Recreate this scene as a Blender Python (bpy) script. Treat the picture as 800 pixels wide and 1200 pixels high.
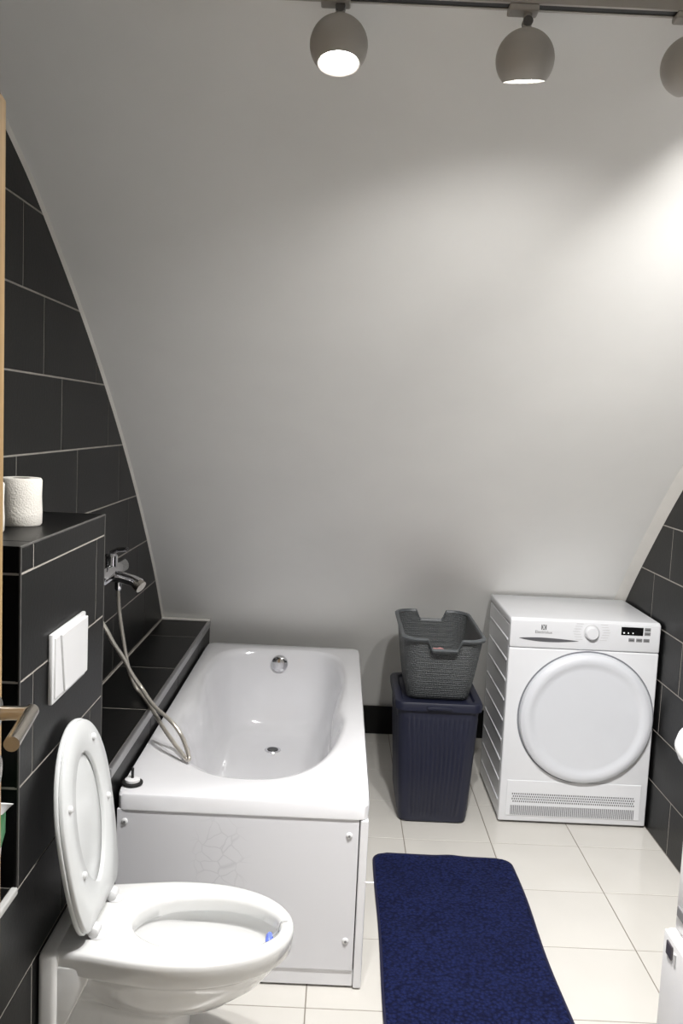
import bpy, bmesh, math, random
from mathutils import Vector, Matrix
random.seed(7)
for o in list(bpy.data.objects):
    bpy.data.objects.remove(o)
S = bpy.context.scene
C = S.collection
R = math.radians
PI = math.pi

# ------------------------------------------------------------------ camera
f_px, pit, rol, psi, CAMH = 1034.74, 0.10066, 0.04604, 0.00311, 1.58135
fw = Vector((math.sin(psi) * math.cos(pit), math.cos(psi) * math.cos(pit), -math.sin(pit)))
rt0 = Vector((math.cos(psi), -math.sin(psi), 0))
up0 = rt0.cross(fw)
rt = math.cos(rol) * rt0 + math.sin(rol) * up0
up = math.cos(rol) * up0 - math.sin(rol) * rt0
cd = bpy.data.cameras.new('camera')
cam = bpy.data.objects.new('camera', cd)
C.objects.link(cam)
cd.sensor_fit = 'VERTICAL'
cd.sensor_height = 36
cd.sensor_width = 24
cd.lens = f_px / 1200 * 36
cd.clip_start = 0.01
M = Matrix((rt, up, -fw)).transposed().to_4x4()
M.translation = (0, 0, CAMH)
cam.matrix_world = M
S.camera = cam

# ------------------------------------------------------------------ world, exposure
W = bpy.data.worlds.new('world')
S.world = W
W.use_nodes = True
W.node_tree.nodes['Background'].inputs[0].default_value = (0.9, 0.93, 1.0, 1)
W.node_tree.nodes['Background'].inputs[1].default_value = 0.02
S.view_settings.view_transform = 'Standard'
S.view_settings.look = 'None'
S.view_settings.gamma = 1
S.view_settings.use_curve_mapping = False
S.view_settings.exposure = 0.0
LAMP_POWER = [80, 165, 195]       # the three ball spots, watts
FILL_POWER = 5                 # unseen fill lamp added behind the camera

# ------------------------------------------------------------------ materials
def srgb(r, g, b):
    def c(v):
        v /= 255
        return v / 12.92 if v <= 0.04045 else ((v + 0.055) / 1.055) ** 2.4
    return (c(r), c(g), c(b), 1)

def mat(name, col, rough=0.5, metal=0.0, var=0.06, scale=8.0, bump=0.0, bscale=60.0, coat=0.0, spec=0.5):
    m = bpy.data.materials.new(name)
    m.use_nodes = True
    nt = m.node_tree
    b = nt.nodes['Principled BSDF']
    b.inputs['Roughness'].default_value = rough
    b.inputs['Metallic'].default_value = metal
    b.inputs['Coat Weight'].default_value = coat
    b.inputs['Specular IOR Level'].default_value = spec
    tc = nt.nodes.new('ShaderNodeTexCoord')
    n = nt.nodes.new('ShaderNodeTexNoise')
    n.inputs['Scale'].default_value = scale
    n.inputs['Detail'].default_value = 5
    nt.links.new(tc.outputs['Object'], n.inputs['Vector'])
    rp = nt.nodes.new('ShaderNodeValToRGB')
    rp.color_ramp.elements[0].position = 0.3
    rp.color_ramp.elements[1].position = 0.7
    rp.color_ramp.elements[0].color = tuple(c * (1 - var) for c in col[:3]) + (1,)
    rp.color_ramp.elements[1].color = tuple(min(1, c * (1 + var)) for c in col[:3]) + (1,)
    nt.links.new(n.outputs['Fac'], rp.inputs['Fac'])
    nt.links.new(rp.outputs['Color'], b.inputs['Base Color'])
    if bump > 0:
        n2 = nt.nodes.new('ShaderNodeTexNoise')
        n2.inputs['Scale'].default_value = bscale
        n2.inputs['Detail'].default_value = 4
        nt.links.new(tc.outputs['Object'], n2.inputs['Vector'])
        bp = nt.nodes.new('ShaderNodeBump')
        bp.inputs['Strength'].default_value = bump
        bp.inputs['Distance'].default_value = 0.01
        nt.links.new(n2.outputs['Fac'], bp.inputs['Height'])
        nt.links.new(bp.outputs['Normal'], b.inputs['Normal'])
    return m

plaster = mat('plaster', srgb(241, 240, 237), 0.85, var=0.025, scale=2.5, bump=0.05, bscale=22)
bead = mat('white_filler', srgb(225, 222, 216), 0.6, var=0.04)
grout = mat('grey_grout', srgb(168, 163, 156), 0.9, var=0.1, scale=30)
fgrout = mat('beige_grout', srgb(128, 121, 112), 0.9, var=0.08, scale=30)
tile_m = mat('dark_tile', srgb(12, 12, 12), 0.4, var=0.1, scale=5, bump=0.04, bscale=90, spec=0.25)
floor_m = mat('cream_floor_tile', srgb(202, 199, 193), 0.16, var=0.03, scale=3, bump=0.01)
alu = mat('brushed_aluminium', srgb(170, 170, 172), 0.35, 0.85, var=0.05, scale=40)
chrome = mat('chrome', srgb(215, 215, 218), 0.08, 1.0, var=0.02)
steel = mat('brushed_steel', srgb(190, 184, 174), 0.25, 1.0, var=0.04, scale=50)
hosem = mat('silver_hose', srgb(206, 200, 190), 0.3, 0.65, var=0.05, scale=60)
acryl = mat('white_acrylic', srgb(227, 227, 230), 0.12, var=0.01, coat=0.3)
ceram = mat('white_ceramic', srgb(226, 226, 225), 0.07, var=0.01, coat=0.5)
seatm = mat('white_seat_plastic', srgb(218, 220, 220), 0.2, var=0.01)
plas = mat('white_plastic', srgb(226, 226, 227), 0.3, var=0.01)
enam = mat('white_enamel', srgb(219, 220, 223), 0.25, var=0.01)
enamg = mat('white_door_plastic', srgb(212, 214, 219), 0.3, var=0.01)
black = mat('black_plastic', srgb(16, 16, 17), 0.25, var=0.1)
rubber = mat('black_rubber', srgb(22, 22, 22), 0.6, var=0.1)
greyp = mat('grey_print', srgb(120, 120, 122), 0.5, var=0.03)
lgreyp = mat('light_grey_print', srgb(196, 196, 198), 0.5, var=0.02)
navy = mat('navy_plastic', srgb(26, 29, 48), 0.45, var=0.06)
bask = mat('grey_basket_plastic', srgb(84, 88, 91), 0.45, var=0.06)
paper = mat('tissue_paper', srgb(232, 228, 220), 0.95, var=0.03, scale=60, bump=0.25, bscale=250)
card = mat('cardboard', srgb(70, 58, 46), 0.9)
lampw = mat('grey_white_lamp_metal', srgb(190, 186, 180), 0.5, var=0.02)
trackd = mat('dark_track_slot', srgb(30, 30, 30), 0.5)
pinkc = mat('pink_cotton', srgb(206, 150, 150), 0.95, var=0.1, scale=12, bump=0.3, bscale=120)
green = mat('green_film', srgb(40, 128, 70), 0.35, var=0.15, scale=25)
bluep = mat('violet_blue_plastic', srgb(52, 40, 140), 0.3)
blueg = mat('blue_gel', srgb(110, 130, 225), 0.3, var=0.2, scale=120)
purpg = mat('dark_glass_tint', srgb(70, 66, 72), 0.3)

def wood_mat():
    m = mat('oak_veneer', srgb(184, 152, 106), 0.45)
    nt = m.node_tree
    b = nt.nodes['Principled BSDF']
    tc = nt.nodes.new('ShaderNodeTexCoord')
    mp = nt.nodes.new('ShaderNodeMapping')
    mp.inputs['Scale'].default_value = (22, 22, 1.2)
    nt.links.new(tc.outputs['Object'], mp.inputs['Vector'])
    n = nt.nodes.new('ShaderNodeTexNoise')
    n.inputs['Scale'].default_value = 3
    n.inputs['Detail'].default_value = 8
    nt.links.new(mp.outputs['Vector'], n.inputs['Vector'])
    rp = nt.nodes.new('ShaderNodeValToRGB')
    rp.color_ramp.elements[0].position = 0.3
    rp.color_ramp.elements[1].position = 0.7
    rp.color_ramp.elements[0].color = srgb(150, 118, 74)
    rp.color_ramp.elements[1].color = srgb(180, 150, 104)
    nt.links.new(n.outputs['Fac'], rp.inputs['Fac'])
    nt.links.new(rp.outputs['Color'], b.inputs['Base Color'])
    return m
wood = wood_mat()

def panel_mat():
    # white bath panel with faint crackled glue stains in one patch
    m = mat('stained_white_panel', srgb(220, 220, 224), 0.28)
    nt = m.node_tree
    b = nt.nodes['Principled BSDF']
    tc = nt.nodes.new('ShaderNodeTexCoord')
    mp = nt.nodes.new('ShaderNodeMapping')
    mp.inputs['Scale'].default_value = (1, 0.0, 1)
    nt.links.new(tc.outputs['Object'], mp.inputs['Vector'])
    v = nt.nodes.new('ShaderNodeTexVoronoi')
    v.feature = 'DISTANCE_TO_EDGE'
    v.inputs['Scale'].default_value = 24
    nz = nt.nodes.new('ShaderNodeTexNoise')
    nz.inputs['Scale'].default_value = 12
    mx = nt.nodes.new('ShaderNodeVectorMath')
    mx.operation = 'MULTIPLY_ADD'
    mx.inputs[1].default_value = (0.05, 0, 0.05)
    nt.links.new(mp.outputs['Vector'], nz.inputs['Vector'])
    nt.links.new(nz.outputs['Color'], mx.inputs[0])
    nt.links.new(mp.outputs['Vector'], mx.inputs[2])
    nt.links.new(mx.outputs['Vector'], v.inputs['Vector'])
    edge = nt.nodes.new('ShaderNodeMapRange')
    edge.inputs['From Min'].default_value = 0.0
    edge.inputs['From Max'].default_value = 0.05
    edge.inputs['To Min'].default_value = 1.0
    edge.inputs['To Max'].default_value = 0.0
    nt.links.new(v.outputs['Distance'], edge.inputs['Value'])
    # patch mask: distance from the patch centre in object space
    sub = nt.nodes.new('ShaderNodeVectorMath')
    sub.operation = 'SUBTRACT'
    sub.inputs[1].default_value = (-0.06, 0, 0.37)
    nt.links.new(mp.outputs['Vector'], sub.inputs[0])
    sc = nt.nodes.new('ShaderNodeVectorMath')
    sc.operation = 'MULTIPLY'
    sc.inputs[1].default_value = (1.2, 0, 0.75)
    nt.links.new(sub.outputs['Vector'], sc.inputs[0])
    ln = nt.nodes.new('ShaderNodeVectorMath')
    ln.operation = 'LENGTH'
    nt.links.new(sc.outputs['Vector'], ln.inputs[0])
    msk = nt.nodes.new('ShaderNodeMapRange')
    msk.inputs['From Min'].default_value = 0.05
    msk.inputs['From Max'].default_value = 0.11
    msk.inputs['To Min'].default_value = 0.2
    msk.inputs['To Max'].default_value = 0.0
    nt.links.new(ln.outputs['Value'], msk.inputs['Value'])
    mul = nt.nodes.new('ShaderNodeMath')
    mul.operation = 'MULTIPLY'
    nt.links.new(edge.outputs['Result'], mul.inputs[0])
    nt.links.new(msk.outputs['Result'], mul.inputs[1])
    cm = nt.nodes.new('ShaderNodeMix')
    cm.data_type = 'RGBA'
    cm.inputs[6].default_value = srgb(220, 220, 224)
    cm.inputs[7].default_value = srgb(120, 122, 130)
    nt.links.new(mul.outputs['Value'], cm.inputs[0])
    nt.links.new(cm.outputs[2], b.inputs['Base Color'])
    return m
panelm = panel_mat()

def mat_rug():
    m = mat('navy_chenille', srgb(24, 30, 72), 0.95, var=0.25, scale=45, spec=0.15)
    nt = m.node_tree
    b = nt.nodes['Principled BSDF']
    b.inputs['Sheen Weight'].default_value = 0.25
    b.inputs['Sheen Tint'].default_value = srgb(60, 74, 130)
    tc = nt.nodes.new('ShaderNodeTexCoord')
    v = nt.nodes.new('ShaderNodeTexVoronoi')
    v.inputs['Scale'].default_value = 95
    nt.links.new(tc.outputs['Object'], v.inputs['Vector'])
    n2 = nt.nodes.new('ShaderNodeTexNoise')
    n2.inputs['Scale'].default_value = 9
    n2.inputs['Detail'].default_value = 3
    nt.links.new(tc.outputs['Object'], n2.inputs['Vector'])
    ad = nt.nodes.new('ShaderNodeMath'); ad.operation = 'MULTIPLY_ADD'
    ad.inputs[1].default_value = 0.45
    nt.links.new(n2.outputs['Fac'], ad.inputs[0]); nt.links.new(v.outputs['Distance'], ad.inputs[2])
    r2 = nt.nodes.new('ShaderNodeValToRGB')
    r2.color_ramp.elements[0].position = 0.25
    r2.color_ramp.elements[1].position = 0.95
    r2.color_ramp.elements[0].color = srgb(27, 36, 80)
    r2.color_ramp.elements[1].color = srgb(10, 14, 42)
    nt.links.new(ad.outputs[0], r2.inputs['Fac'])
    nt.links.new(r2.outputs['Color'], b.inputs['Base Color'])
    bp = nt.nodes.new('ShaderNodeBump')
    bp.inputs['Strength'].default_value = 0.9
    bp.inputs['Distance'].default_value = 0.006
    bp.invert = True
    nt.links.new(v.outputs['Distance'], bp.inputs['Height'])
    nt.links.new(bp.outputs['Normal'], b.inputs['Normal'])
    return m
rugm = mat_rug()

def basket_mat():
    m = mat('woven_grey_plastic', srgb(88, 91, 92), 0.5, var=0.08)
    nt = m.node_tree
    b = nt.nodes['Principled BSDF']
    tc = nt.nodes.new('ShaderNodeTexCoord')
    hs = []
    for ax in ('X', 'Y', 'Z'):
        w = nt.nodes.new('ShaderNodeTexWave')
        w.bands_direction = ax
        w.inputs['Scale'].default_value = 45
        nt.links.new(tc.outputs['Object'], w.inputs['Vector'])
        hs.append(w)
    a = nt.nodes.new('ShaderNodeMath'); a.operation = 'ADD'
    nt.links.new(hs[0].outputs['Fac'], a.inputs[0]); nt.links.new(hs[1].outputs['Fac'], a.inputs[1])
    a2 = nt.nodes.new('ShaderNodeMath'); a2.operation = 'MULTIPLY'
    nt.links.new(a.outputs[0], a2.inputs[0]); nt.links.new(hs[2].outputs['Fac'], a2.inputs[1])
    bp = nt.nodes.new('ShaderNodeBump')
    bp.inputs['Strength'].default_value = 0.8
    bp.inputs['Distance'].default_value = 0.004
    nt.links.new(a2.outputs[0], bp.inputs['Height'])
    nt.links.new(bp.outputs['Normal'], b.inputs['Normal'])
    return m
bwoven = basket_mat()

def emis(name, col, st):
    m = bpy.data.materials.new(name)
    m.use_nodes = True
    b = m.node_tree.nodes['Principled BSDF']
    b.inputs['Emission Color'].default_value = col
    b.inputs['Emission Strength'].default_value = st
    b.inputs['Base Color'].default_value = (1, 1, 1, 1)
    return m
bulb = emis('lit_led_bulb', (1, 0.97, 0.92, 1), 25)
screen_digit = emis('lit_display_digit', (0.8, 0.85, 0.9, 1), 0.12)

# ------------------------------------------------------------------ helpers
def tag(o, label=None, cat=None, group=None, kind=None):
    if label: o['label'] = label
    if cat: o['category'] = cat
    if group: o['group'] = group
    if kind: o['kind'] = kind
    return o

def thing(name, label, cat, loc=(0, 0, 0), group=None):
    o = bpy.data.objects.new(name, None)
    C.objects.link(o)
    o.empty_display_size = 0.05
    o.location = loc
    return tag(o, label, cat, group)

def origin(o):
    v = Vector((0, 0, 0))
    while o is not None:
        v += o.location
        o = o.parent
    return v

def obj(name, bm, m, parent=None, smooth=None, loc=None):
    """bm is in world coordinates; the mesh is shifted to its parent's origin"""
    off = origin(parent) if parent is not None else (Vector(loc) if loc is not None else Vector((0, 0, 0)))
    bmesh.ops.translate(bm, verts=bm.verts, vec=-off)
    bmesh.ops.recalc_face_normals(bm, faces=bm.faces)
    me = bpy.data.meshes.new(name)
    bm.to_mesh(me)
    bm.free()
    me.materials.append(m)
    o = bpy.data.objects.new(name, me)
    C.objects.link(o)
    if parent is not None:
        o.parent = parent
    elif loc is not None:
        o.location = loc
    if smooth is not None:
        for p in me.polygons:
            p.use_smooth = True
        try:
            me.set_sharp_from_angle(angle=R(smooth))
        except Exception:
            pass
    return o

def bx(x0, x1, y0, y1, z0, z1, bev=0.0, seg=2, bm=None):
    b = bmesh.new()
    bmesh.ops.create_cube(b, size=1)
    for v in b.verts:
        v.co = Vector(((x0 + x1) / 2 + v.co.x * (x1 - x0), (y0 + y1) / 2 + v.co.y * (y1 - y0), (z0 + z1) / 2 + v.co.z * (z1 - z0)))
    if bev > 0:
        bmesh.ops.bevel(b, geom=list(b.edges), offset=bev, segments=seg, profile=0.5, affect='EDGES')
    if bm is not None:
        merge(bm, b)
        return bm
    return b

def merge(dst, src):
    mp = {}
    for v in src.verts:
        mp[v] = dst.verts.new(v.co)
    for f in src.faces:
        try:
            dst.faces.new([mp[v] for v in f.verts])
        except ValueError:
            pass
    src.free()
    return dst

def loft(rings, cap0=True, cap1=True, closed=True, bm=None):
    b = bm or bmesh.new()
    vs = [[b.verts.new(p) for p in r] for r in rings]
    n = len(rings[0])
    for i in range(len(rings) - 1):
        for j in range(n if closed else n - 1):
            k = (j + 1) % n
            b.faces.new((vs[i][j], vs[i][k], vs[i + 1][k], vs[i + 1][j]))
    if cap0: b.faces.new(vs[0])
    if cap1: b.faces.new(vs[-1])
    return b

def circ(c, u, v, r, n=24, r2=None):
    c, u, v = Vector(c), Vector(u), Vector(v)
    r2 = r if r2 is None else r2
    return [c + u * (r * math.cos(2 * PI * i / n)) + v * (r2 * math.sin(2 * PI * i / n)) for i in range(n)]

def frame(d):
    d = Vector(d).normalized()
    a = Vector((0, 0, 1)) if abs(d.z) < 0.9 else Vector((0, 1, 0))
    u = d.cross(a).normalized()
    return d, u, u.cross(d).normalized()

def lathe(c, d, prof, n=32, cap0=True, cap1=True, bm=None):
    """prof: list of (distance along d, radius)"""
    d, u, v = frame(d)
    c = Vector(c)
    return loft([circ(c + d * t, u, v, max(r, 1e-4), n) for t, r in prof], cap0, cap1, bm=bm)

def catmull(pts, k=8):
    P = [Vector(p) for p in pts]
    P = [2 * P[0] - P[1]] + P + [2 * P[-1] - P[-2]]
    out = []
    for i in range(1, len(P) - 2):
        for j in range(k):
            t = j / k
            out.append(0.5 * ((2 * P[i]) + (-P[i - 1] + P[i + 1]) * t + (2 * P[i - 1] - 5 * P[i] + 4 * P[i + 1] - P[i + 2]) * t * t
                              + (-P[i - 1] + 3 * P[i] - 3 * P[i + 1] + P[i + 2]) * t ** 3))
    out.append(P[-2])
    return out

def tube(pts, r, n=10, bm=None, radf=None):
    P = [Vector(p) for p in pts]
    rings = []
    u = None
    for i, p in enumerate(P):
        d = (P[min(i + 1, len(P) - 1)] - P[max(i - 1, 0)]).normalized()
        if u is None:
            _, u, _ = frame(d)
        u = (u - d * u.dot(d)).normalized()
        v = d.cross(u)
        rr = r if radf is None else radf(i)
        rings.append(circ(p, u, v, rr, n))
    return loft(rings, bm=bm)

def prism(pts, d):
    """extrude polygon pts by vector d"""
    b = bmesh.new()
    d = Vector(d)
    a = [b.verts.new(Vector(p)) for p in pts]
    c = [b.verts.new(Vector(p) + d) for p in pts]
    n = len(pts)
    b.faces.new(a)
    b.faces.new(c)
    for i in range(n):
        b.faces.new((a[i], a[(i + 1) % n], c[(i + 1) % n], c[i]))
    return b

def copy_tree(o, parent=None):
    c = o.copy()
    C.objects.link(c)
    c.parent = parent
    for ch in list(o.children):
        copy_tree(ch, c)
    return c

def text_mesh(name, s, size, mtl, parent, pos, xdir, ydir, depth=0.0004, align='CENTER'):
    cu = bpy.data.curves.new(name, 'FONT')
    cu.body = s
    cu.size = size
    cu.extrude = depth
    cu.align_x = align
    cu.align_y = 'CENTER'
    t = bpy.data.objects.new('tmp_text', cu)
    C.objects.link(t)
    dg = bpy.context.evaluated_depsgraph_get()
    me = bpy.data.meshes.new_from_object(t.evaluated_get(dg))
    bpy.data.objects.remove(t)
    x, y = Vector(xdir).normalized(), Vector(ydir).normalized()
    z = x.cross(y)
    off = origin(parent)
    for v in me.vertices:
        v.co = Vector(pos) + x * v.co.x + y * v.co.y + z * v.co.z - off
    me.materials.clear()
    me.materials.append(mtl)
    o = bpy.data.objects.new(name, me)
    C.objects.link(o)
    o.parent = parent
    return o

# ------------------------------------------------------------------ room measures
XL, XR, YF, YB = -0.81, 1.305, -0.7, 4.52     # left wall, right wall, rear wall behind the camera, foot of the slope
PROF = [(-0.7, 2.56), (0.2, 2.56), (0.8, 2.54), (1.2, 2.495), (1.6, 2.415), (1.9, 2.325), (2.165, 2.212), (2.365, 2.109),
        (2.731, 1.881), (3.039, 1.662), (3.306, 1.45), (3.566, 1.218), (3.878, 0.904), (4.1, 0.632), (4.3, 0.345), (4.52, 0.0)]
DENSE = [(p.x, p.y) for p in catmull([(y, z, 0) for y, z in PROF], 4)]

def ceil_z(y):
    for (a, b), (c, d) in zip(DENSE, DENSE[1:]):
        if a <= y <= c:
            return b + (d - b) * (y - a) / (c - a)
    return 0

def clip(poly, a, b):
    """keep the part of poly (y,z) on the room side of the line a->b (below / in front of the slope)"""
    out = []
    def side(p): return (b[0] - a[0]) * (p[1] - a[1]) - (b[1] - a[1]) * (p[0] - a[0])
    for i in range(len(poly)):
        p, q = poly[i], poly[(i + 1) % len(poly)]
        sp, sq = side(p), side(q)
        if sp <= 0: out.append(p)
        if (sp < 0 < sq) or (sq < 0 < sp):
            t = sp / (sp - sq)
            out.append((p[0] + (q[0] - p[0]) * t, p[1] + (q[1] - p[1]) * t))
    return out

def room_clip(poly):
    for a, b in zip(PROF, PROF[1:]):
        poly = clip(poly, a, b)
        if len(poly) < 3: return []
    # drop doubled points
    q = []
    for p in poly:
        if not q or (abs(p[0] - q[-1][0]) + abs(p[1] - q[-1][1])) > 1e-4: q.append(p)
    if len(q) > 2 and abs(q[0][0] - q[-1][0]) + abs(q[0][1] - q[-1][1]) < 1e-4: q.pop()
    return q if len(q) > 2 else []

def struct(name, bm, m, label, parent=None, smooth=None):
    o = obj(name, bm, m, parent, smooth)
    o['kind'] = 'structure'
    o['label'] = label
    return o

# ------------------------------------------------------------------ the shell
def tile_piece(poly, d, nrm_off, parent, m):
    """poly: 3D points of the back outline, extruded by d (a vector), front edge slightly chamfered"""
    d = Vector(d)
    P = [Vector(p) for p in poly]
    c = sum(P, Vector()) / len(P)
    ch = 0.0012
    front = []
    for p in P:
        w = (c - p)
        front.append(p + d + w.normalized() * ch * 1.3)
    mid = [p + d * 0.8 for p in P]
    b = loft([P, mid, front])
    o = obj('tile', b, m, parent)
    return o

TT = 0.008
def tiled_side_wall(x, sgn, name, rows, y_of_row, L, parent_label, y0=YF):
    # grout backing: a slab outside x
    poly = [(x, y0, 0)] + [(x, YB, 0)] + [(x, y, z) for y, z in reversed(DENSE) if z > 0.001]
    b = prism([(x - sgn * 0.0016, p[1], p[2]) for p in poly], (-sgn * 0.1, 0, 0))
    w = struct(name, b, grout, parent_label)
    g = 0.0022
    for i in range(len(rows) - 1):
        z0, z1 = rows[i] + g, rows[i + 1] - g
        s = y_of_row(i)
        while s > y0: s -= L
        while s < YB:
            a, c = max(s + g, y0), min(s + L - g, YB)
            s += L
            if c - a < 0.01: continue
            q = room_clip([(a, z0), (c, z0), (c, z1), (a, z1)])
            if not q: continue
            ar = abs(sum(q[k][0] * q[(k + 1) % len(q)][1] - q[(k + 1) % len(q)][0] * q[k][1] for k in range(len(q)))) / 2
            if ar < 1e-4: continue
            tile_piece([(x - sgn * TT, p[0], p[1]) for p in q], (sgn * (TT - 0.0005), 0, 0), 0, w, tile_m)
    return w

mL = 0.209
rowsL = [i * mL for i in range(13)]
wl = tiled_side_wall(XL, 1, 'wall_left', rowsL, lambda i: 2.244 + (9 - i) * 0.159, 0.512, 'dark grey tiled side wall behind the toilet and bathtub')
mR = 0.2052
rowsR = [i * mR for i in range(13)]
wr = tiled_side_wall(XR, -1, 'wall_right', rowsR, lambda i: 3.419 + (5 - i) * 0.165, 0.512, 'dark grey tiled side wall beside the tumble dryer')

# curved white ceiling that runs down to the floor
rings = []
for y, z in DENSE:
    rings.append([(XL - 0.1, y, z), (XR + 0.1, y, z)])
b = bmesh.new()
va = [[b.verts.new(p) for p in r] for r in rings]
vb = [[b.verts.new((r[0][0] if k == 0 else r[1][0], r[0][1] + 0.07, r[0][2] + 0.09)) for k in (0, 1)] for r in rings]
for i in range(len(rings) - 1):
    b.faces.new((va[i][0], va[i][1], va[i + 1][1], va[i + 1][0]))
    b.faces.new((vb[i][0], vb[i][1], vb[i + 1][1], vb[i + 1][0]))
    b.faces.new((va[i][0], va[i + 1][0], vb[i + 1][0], vb[i][0]))
    b.faces.new((va[i][1], va[i + 1][1], vb[i + 1][1], vb[i][1]))
for i in (0, -1):
    b.faces.new((va[i][0], va[i][1], vb[i][1], vb[i][0]))
struct('ceiling', b, plaster, 'white plastered ceiling curving down to the floor behind the bath', smooth=40)

# filler beads where the slope meets the side walls
def trim(name, xa, xb, drop, label):
    secs = []
    n = len(DENSE)
    for i, (y, z) in enumerate(DENSE):
        if y < 0.6 or z < 0.6 and xa < 0: continue
        a, c = DENSE[max(i - 1, 0)], DENSE[min(i + 1, n - 1)]
        t = Vector((0, c[0] - a[0], c[1] - a[1])).normalized()
        nn = Vector((0, t.z, -t.y))
        if nn.y > 0: nn = -nn
        p = Vector((0, y, z))
        secs.append([p + Vector((xa, 0, 0)), p + Vector((xb, 0, 0)), p + nn * drop + Vector((xa, 0, 0))])
    return struct(name, loft(secs), bead, label, smooth=60)
trim('trim_1', XL, XL + 0.008, 0.010, 'thin white filler bead along the left edge of the sloping ceiling')
trim('trim_2', XR, XR - 0.045, 0.016, 'white plaster bead along the right edge of the sloping ceiling')

# floor: grout bed and cream tiles
b = bx(XL - 0.1, XR + 0.1, YF - 0.1, YB + 0.1, -0.12, -0.0012)
fl = struct('floor', b, fgrout, 'cream polished tile floor of the bathroom')
fs, fox, foy = 0.3366, 0.3071, 2.2470
gx = fox
while gx > XL: gx -= fs
gy = foy
while gy > YF: gy -= fs
full = {}
ix = gx
while ix < XR:
    iy = gy
    while iy < YB:
        a0, a1 = max(ix + 0.0016, XL), min(ix + fs - 0.0016, XR)
        b0, b1 = max(iy + 0.0016, YF), min(iy + fs - 0.0016, YB)
        iy += fs
        if a1 - a0 < 0.01 or b1 - b0 < 0.01: continue
        key = (round(a1 - a0, 4), round(b1 - b0, 4))
        if key not in full:
            hw, hd = key[0] / 2, key[1] / 2
            t = loft([[(-hw, -hd, -TT), (hw, -hd, -TT), (hw, hd, -TT), (-hw, hd, -TT)],
                      [(-hw, -hd, -.001), (hw, -hd, -.001), (hw, hd, -.001), (-hw, hd, -.001)],
                      [(-hw + .001, -hd + .001, 0), (hw - .001, -hd + .001, 0), (hw - .001, hd - .001, 0), (-hw + .001, hd - .001, 0)]])
            bmesh.ops.recalc_face_normals(t, faces=t.faces)
            me = bpy.data.meshes.new('floor_tile')
            t.to_mesh(me); t.free()
            me.materials.append(floor_m)
            full[key] = me
        o = bpy.data.objects.new('tile', full[key])
        C.objects.link(o)
        o.parent = fl
        o.location = ((a0 + a1) / 2, (b0 + b1) / 2, 0)
    ix += fs

# rear wall behind the camera and the short wall stub the door hangs on
struct('wall_rear', bx(XL - 0.1, XR + 0.1, YF - 0.1, YF, 0, 2.6), plaster, 'white plastered wall behind the viewer')
struct('wall_stub', bx(XL, -0.43, 0.47, 0.57, 0, 2.55), plaster, 'short white plastered wall stub carrying the open door')

# dark skirting tiles at the foot of the slope
sk = struct('baseboard_back', bx(XL, XR, 4.405, 4.418, 0.0, 0.146), grout, 'dark tiled skirting at the foot of the sloping wall')
x = 0.02
xs = [XL, -0.49, 0.02, 0.53, 1.04, XR]
for a, c in zip(xs, xs[1:]):
    obj('tile', bx(a + 0.002, c - 0.002, 4.398, 4.406, 0.003, 0.148, 0.001, 1), tile_m, sk)

# ------------------------------------------------------------------ tiled cistern box with niche shelf
FX, BY0, BY1, BZ, NZ = -0.61, 1.69, 2.30, 1.315, 0.622
t = TT
e = 0.0016
b = bx(XL + 0.002, FX - e, BY0 + e, BY1 - e, 0, BZ - e)
bx(XL + 0.002, FX - e, 0.58, BY0 + e, 0, NZ - e, bm=b)
box = struct('wall_cistern', b, grout, 'dark tiled boxed-in cistern behind the toilet with a lower niche shelf')
g = 0.0022
rb = [0.0, 0.19, 0.403, 0.617, 0.828, 1.044, 1.260, BZ]
vj = {0: [0.95, 1.46, 2.12], 1: [1.26, 1.78], 2: [0.96, 1.47, 1.974], 3: [2.19], 4: [1.769], 5: [2.226], 6: [1.764]}
for i in range(7):
    z0, z1 = rb[i] + g, rb[i + 1] - (g if i < 6 else 0)
    ya = 0.58 if i < 3 else BY0
    js = [ya] + vj[i] + [BY1]
    for a, c in zip(js, js[1:]):
        a2 = a + (g if a > ya else 0)
        c2 = c - (g if c < BY1 else 0)
        tile_piece([(FX - t, a2, z0), (FX - t, c2, z0), (FX - t, c2, z1), (FX - t, a2, z1)], (t - 0.0005, 0, 0), 0, box, tile_m)
    if i >= 3:       # end face towards the niche and far end face over the bath
        tile_piece([(XL + .003, BY0 + t, z0), (FX - t, BY0 + t, z0), (FX - t, BY0 + t, z1), (XL + .003, BY0 + t, z1)], (0, -t + .0005, 0), 0, box, tile_m)
        tile_piece([(XL + .003, BY1 - t, z0), (FX - t, BY1 - t, z0), (FX - t, BY1 - t, z1), (XL + .003, BY1 - t, z1)], (0, t - .0005, 0), 0, box, tile_m)
for a, c in ((BY0, 1.764), (1.764, BY1)):
    tile_piece([(XL + .003, a + .001, BZ - t), (FX - t, a + .001, BZ - t), (FX - t, c - .001, BZ - t), (XL + .003, c - .001, BZ - t)], (0, 0, t - .0005), 0, box, tile_m)
for a, c in ((0.58, 1.08), (1.08, BY0)):
    tile_piece([(XL + .003, a + .002, NZ - t), (FX - .014, a + .002, NZ - t), (FX - .014, c - .002, NZ - t), (XL + .003, c - .002, NZ - t)], (0, 0, t - .0005), 0, box, tile_m)
lgt = mat('pale_edge_profile', srgb(186, 186, 184), 0.5)
struct('trim_3', bx(FX - 0.012, FX + 0.0015, 0.58, BY0 - 0.002, NZ - 0.012, NZ + 0.003, 0.003, 2), lgt, 'pale edge profile along the niche shelf beside the door')
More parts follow.
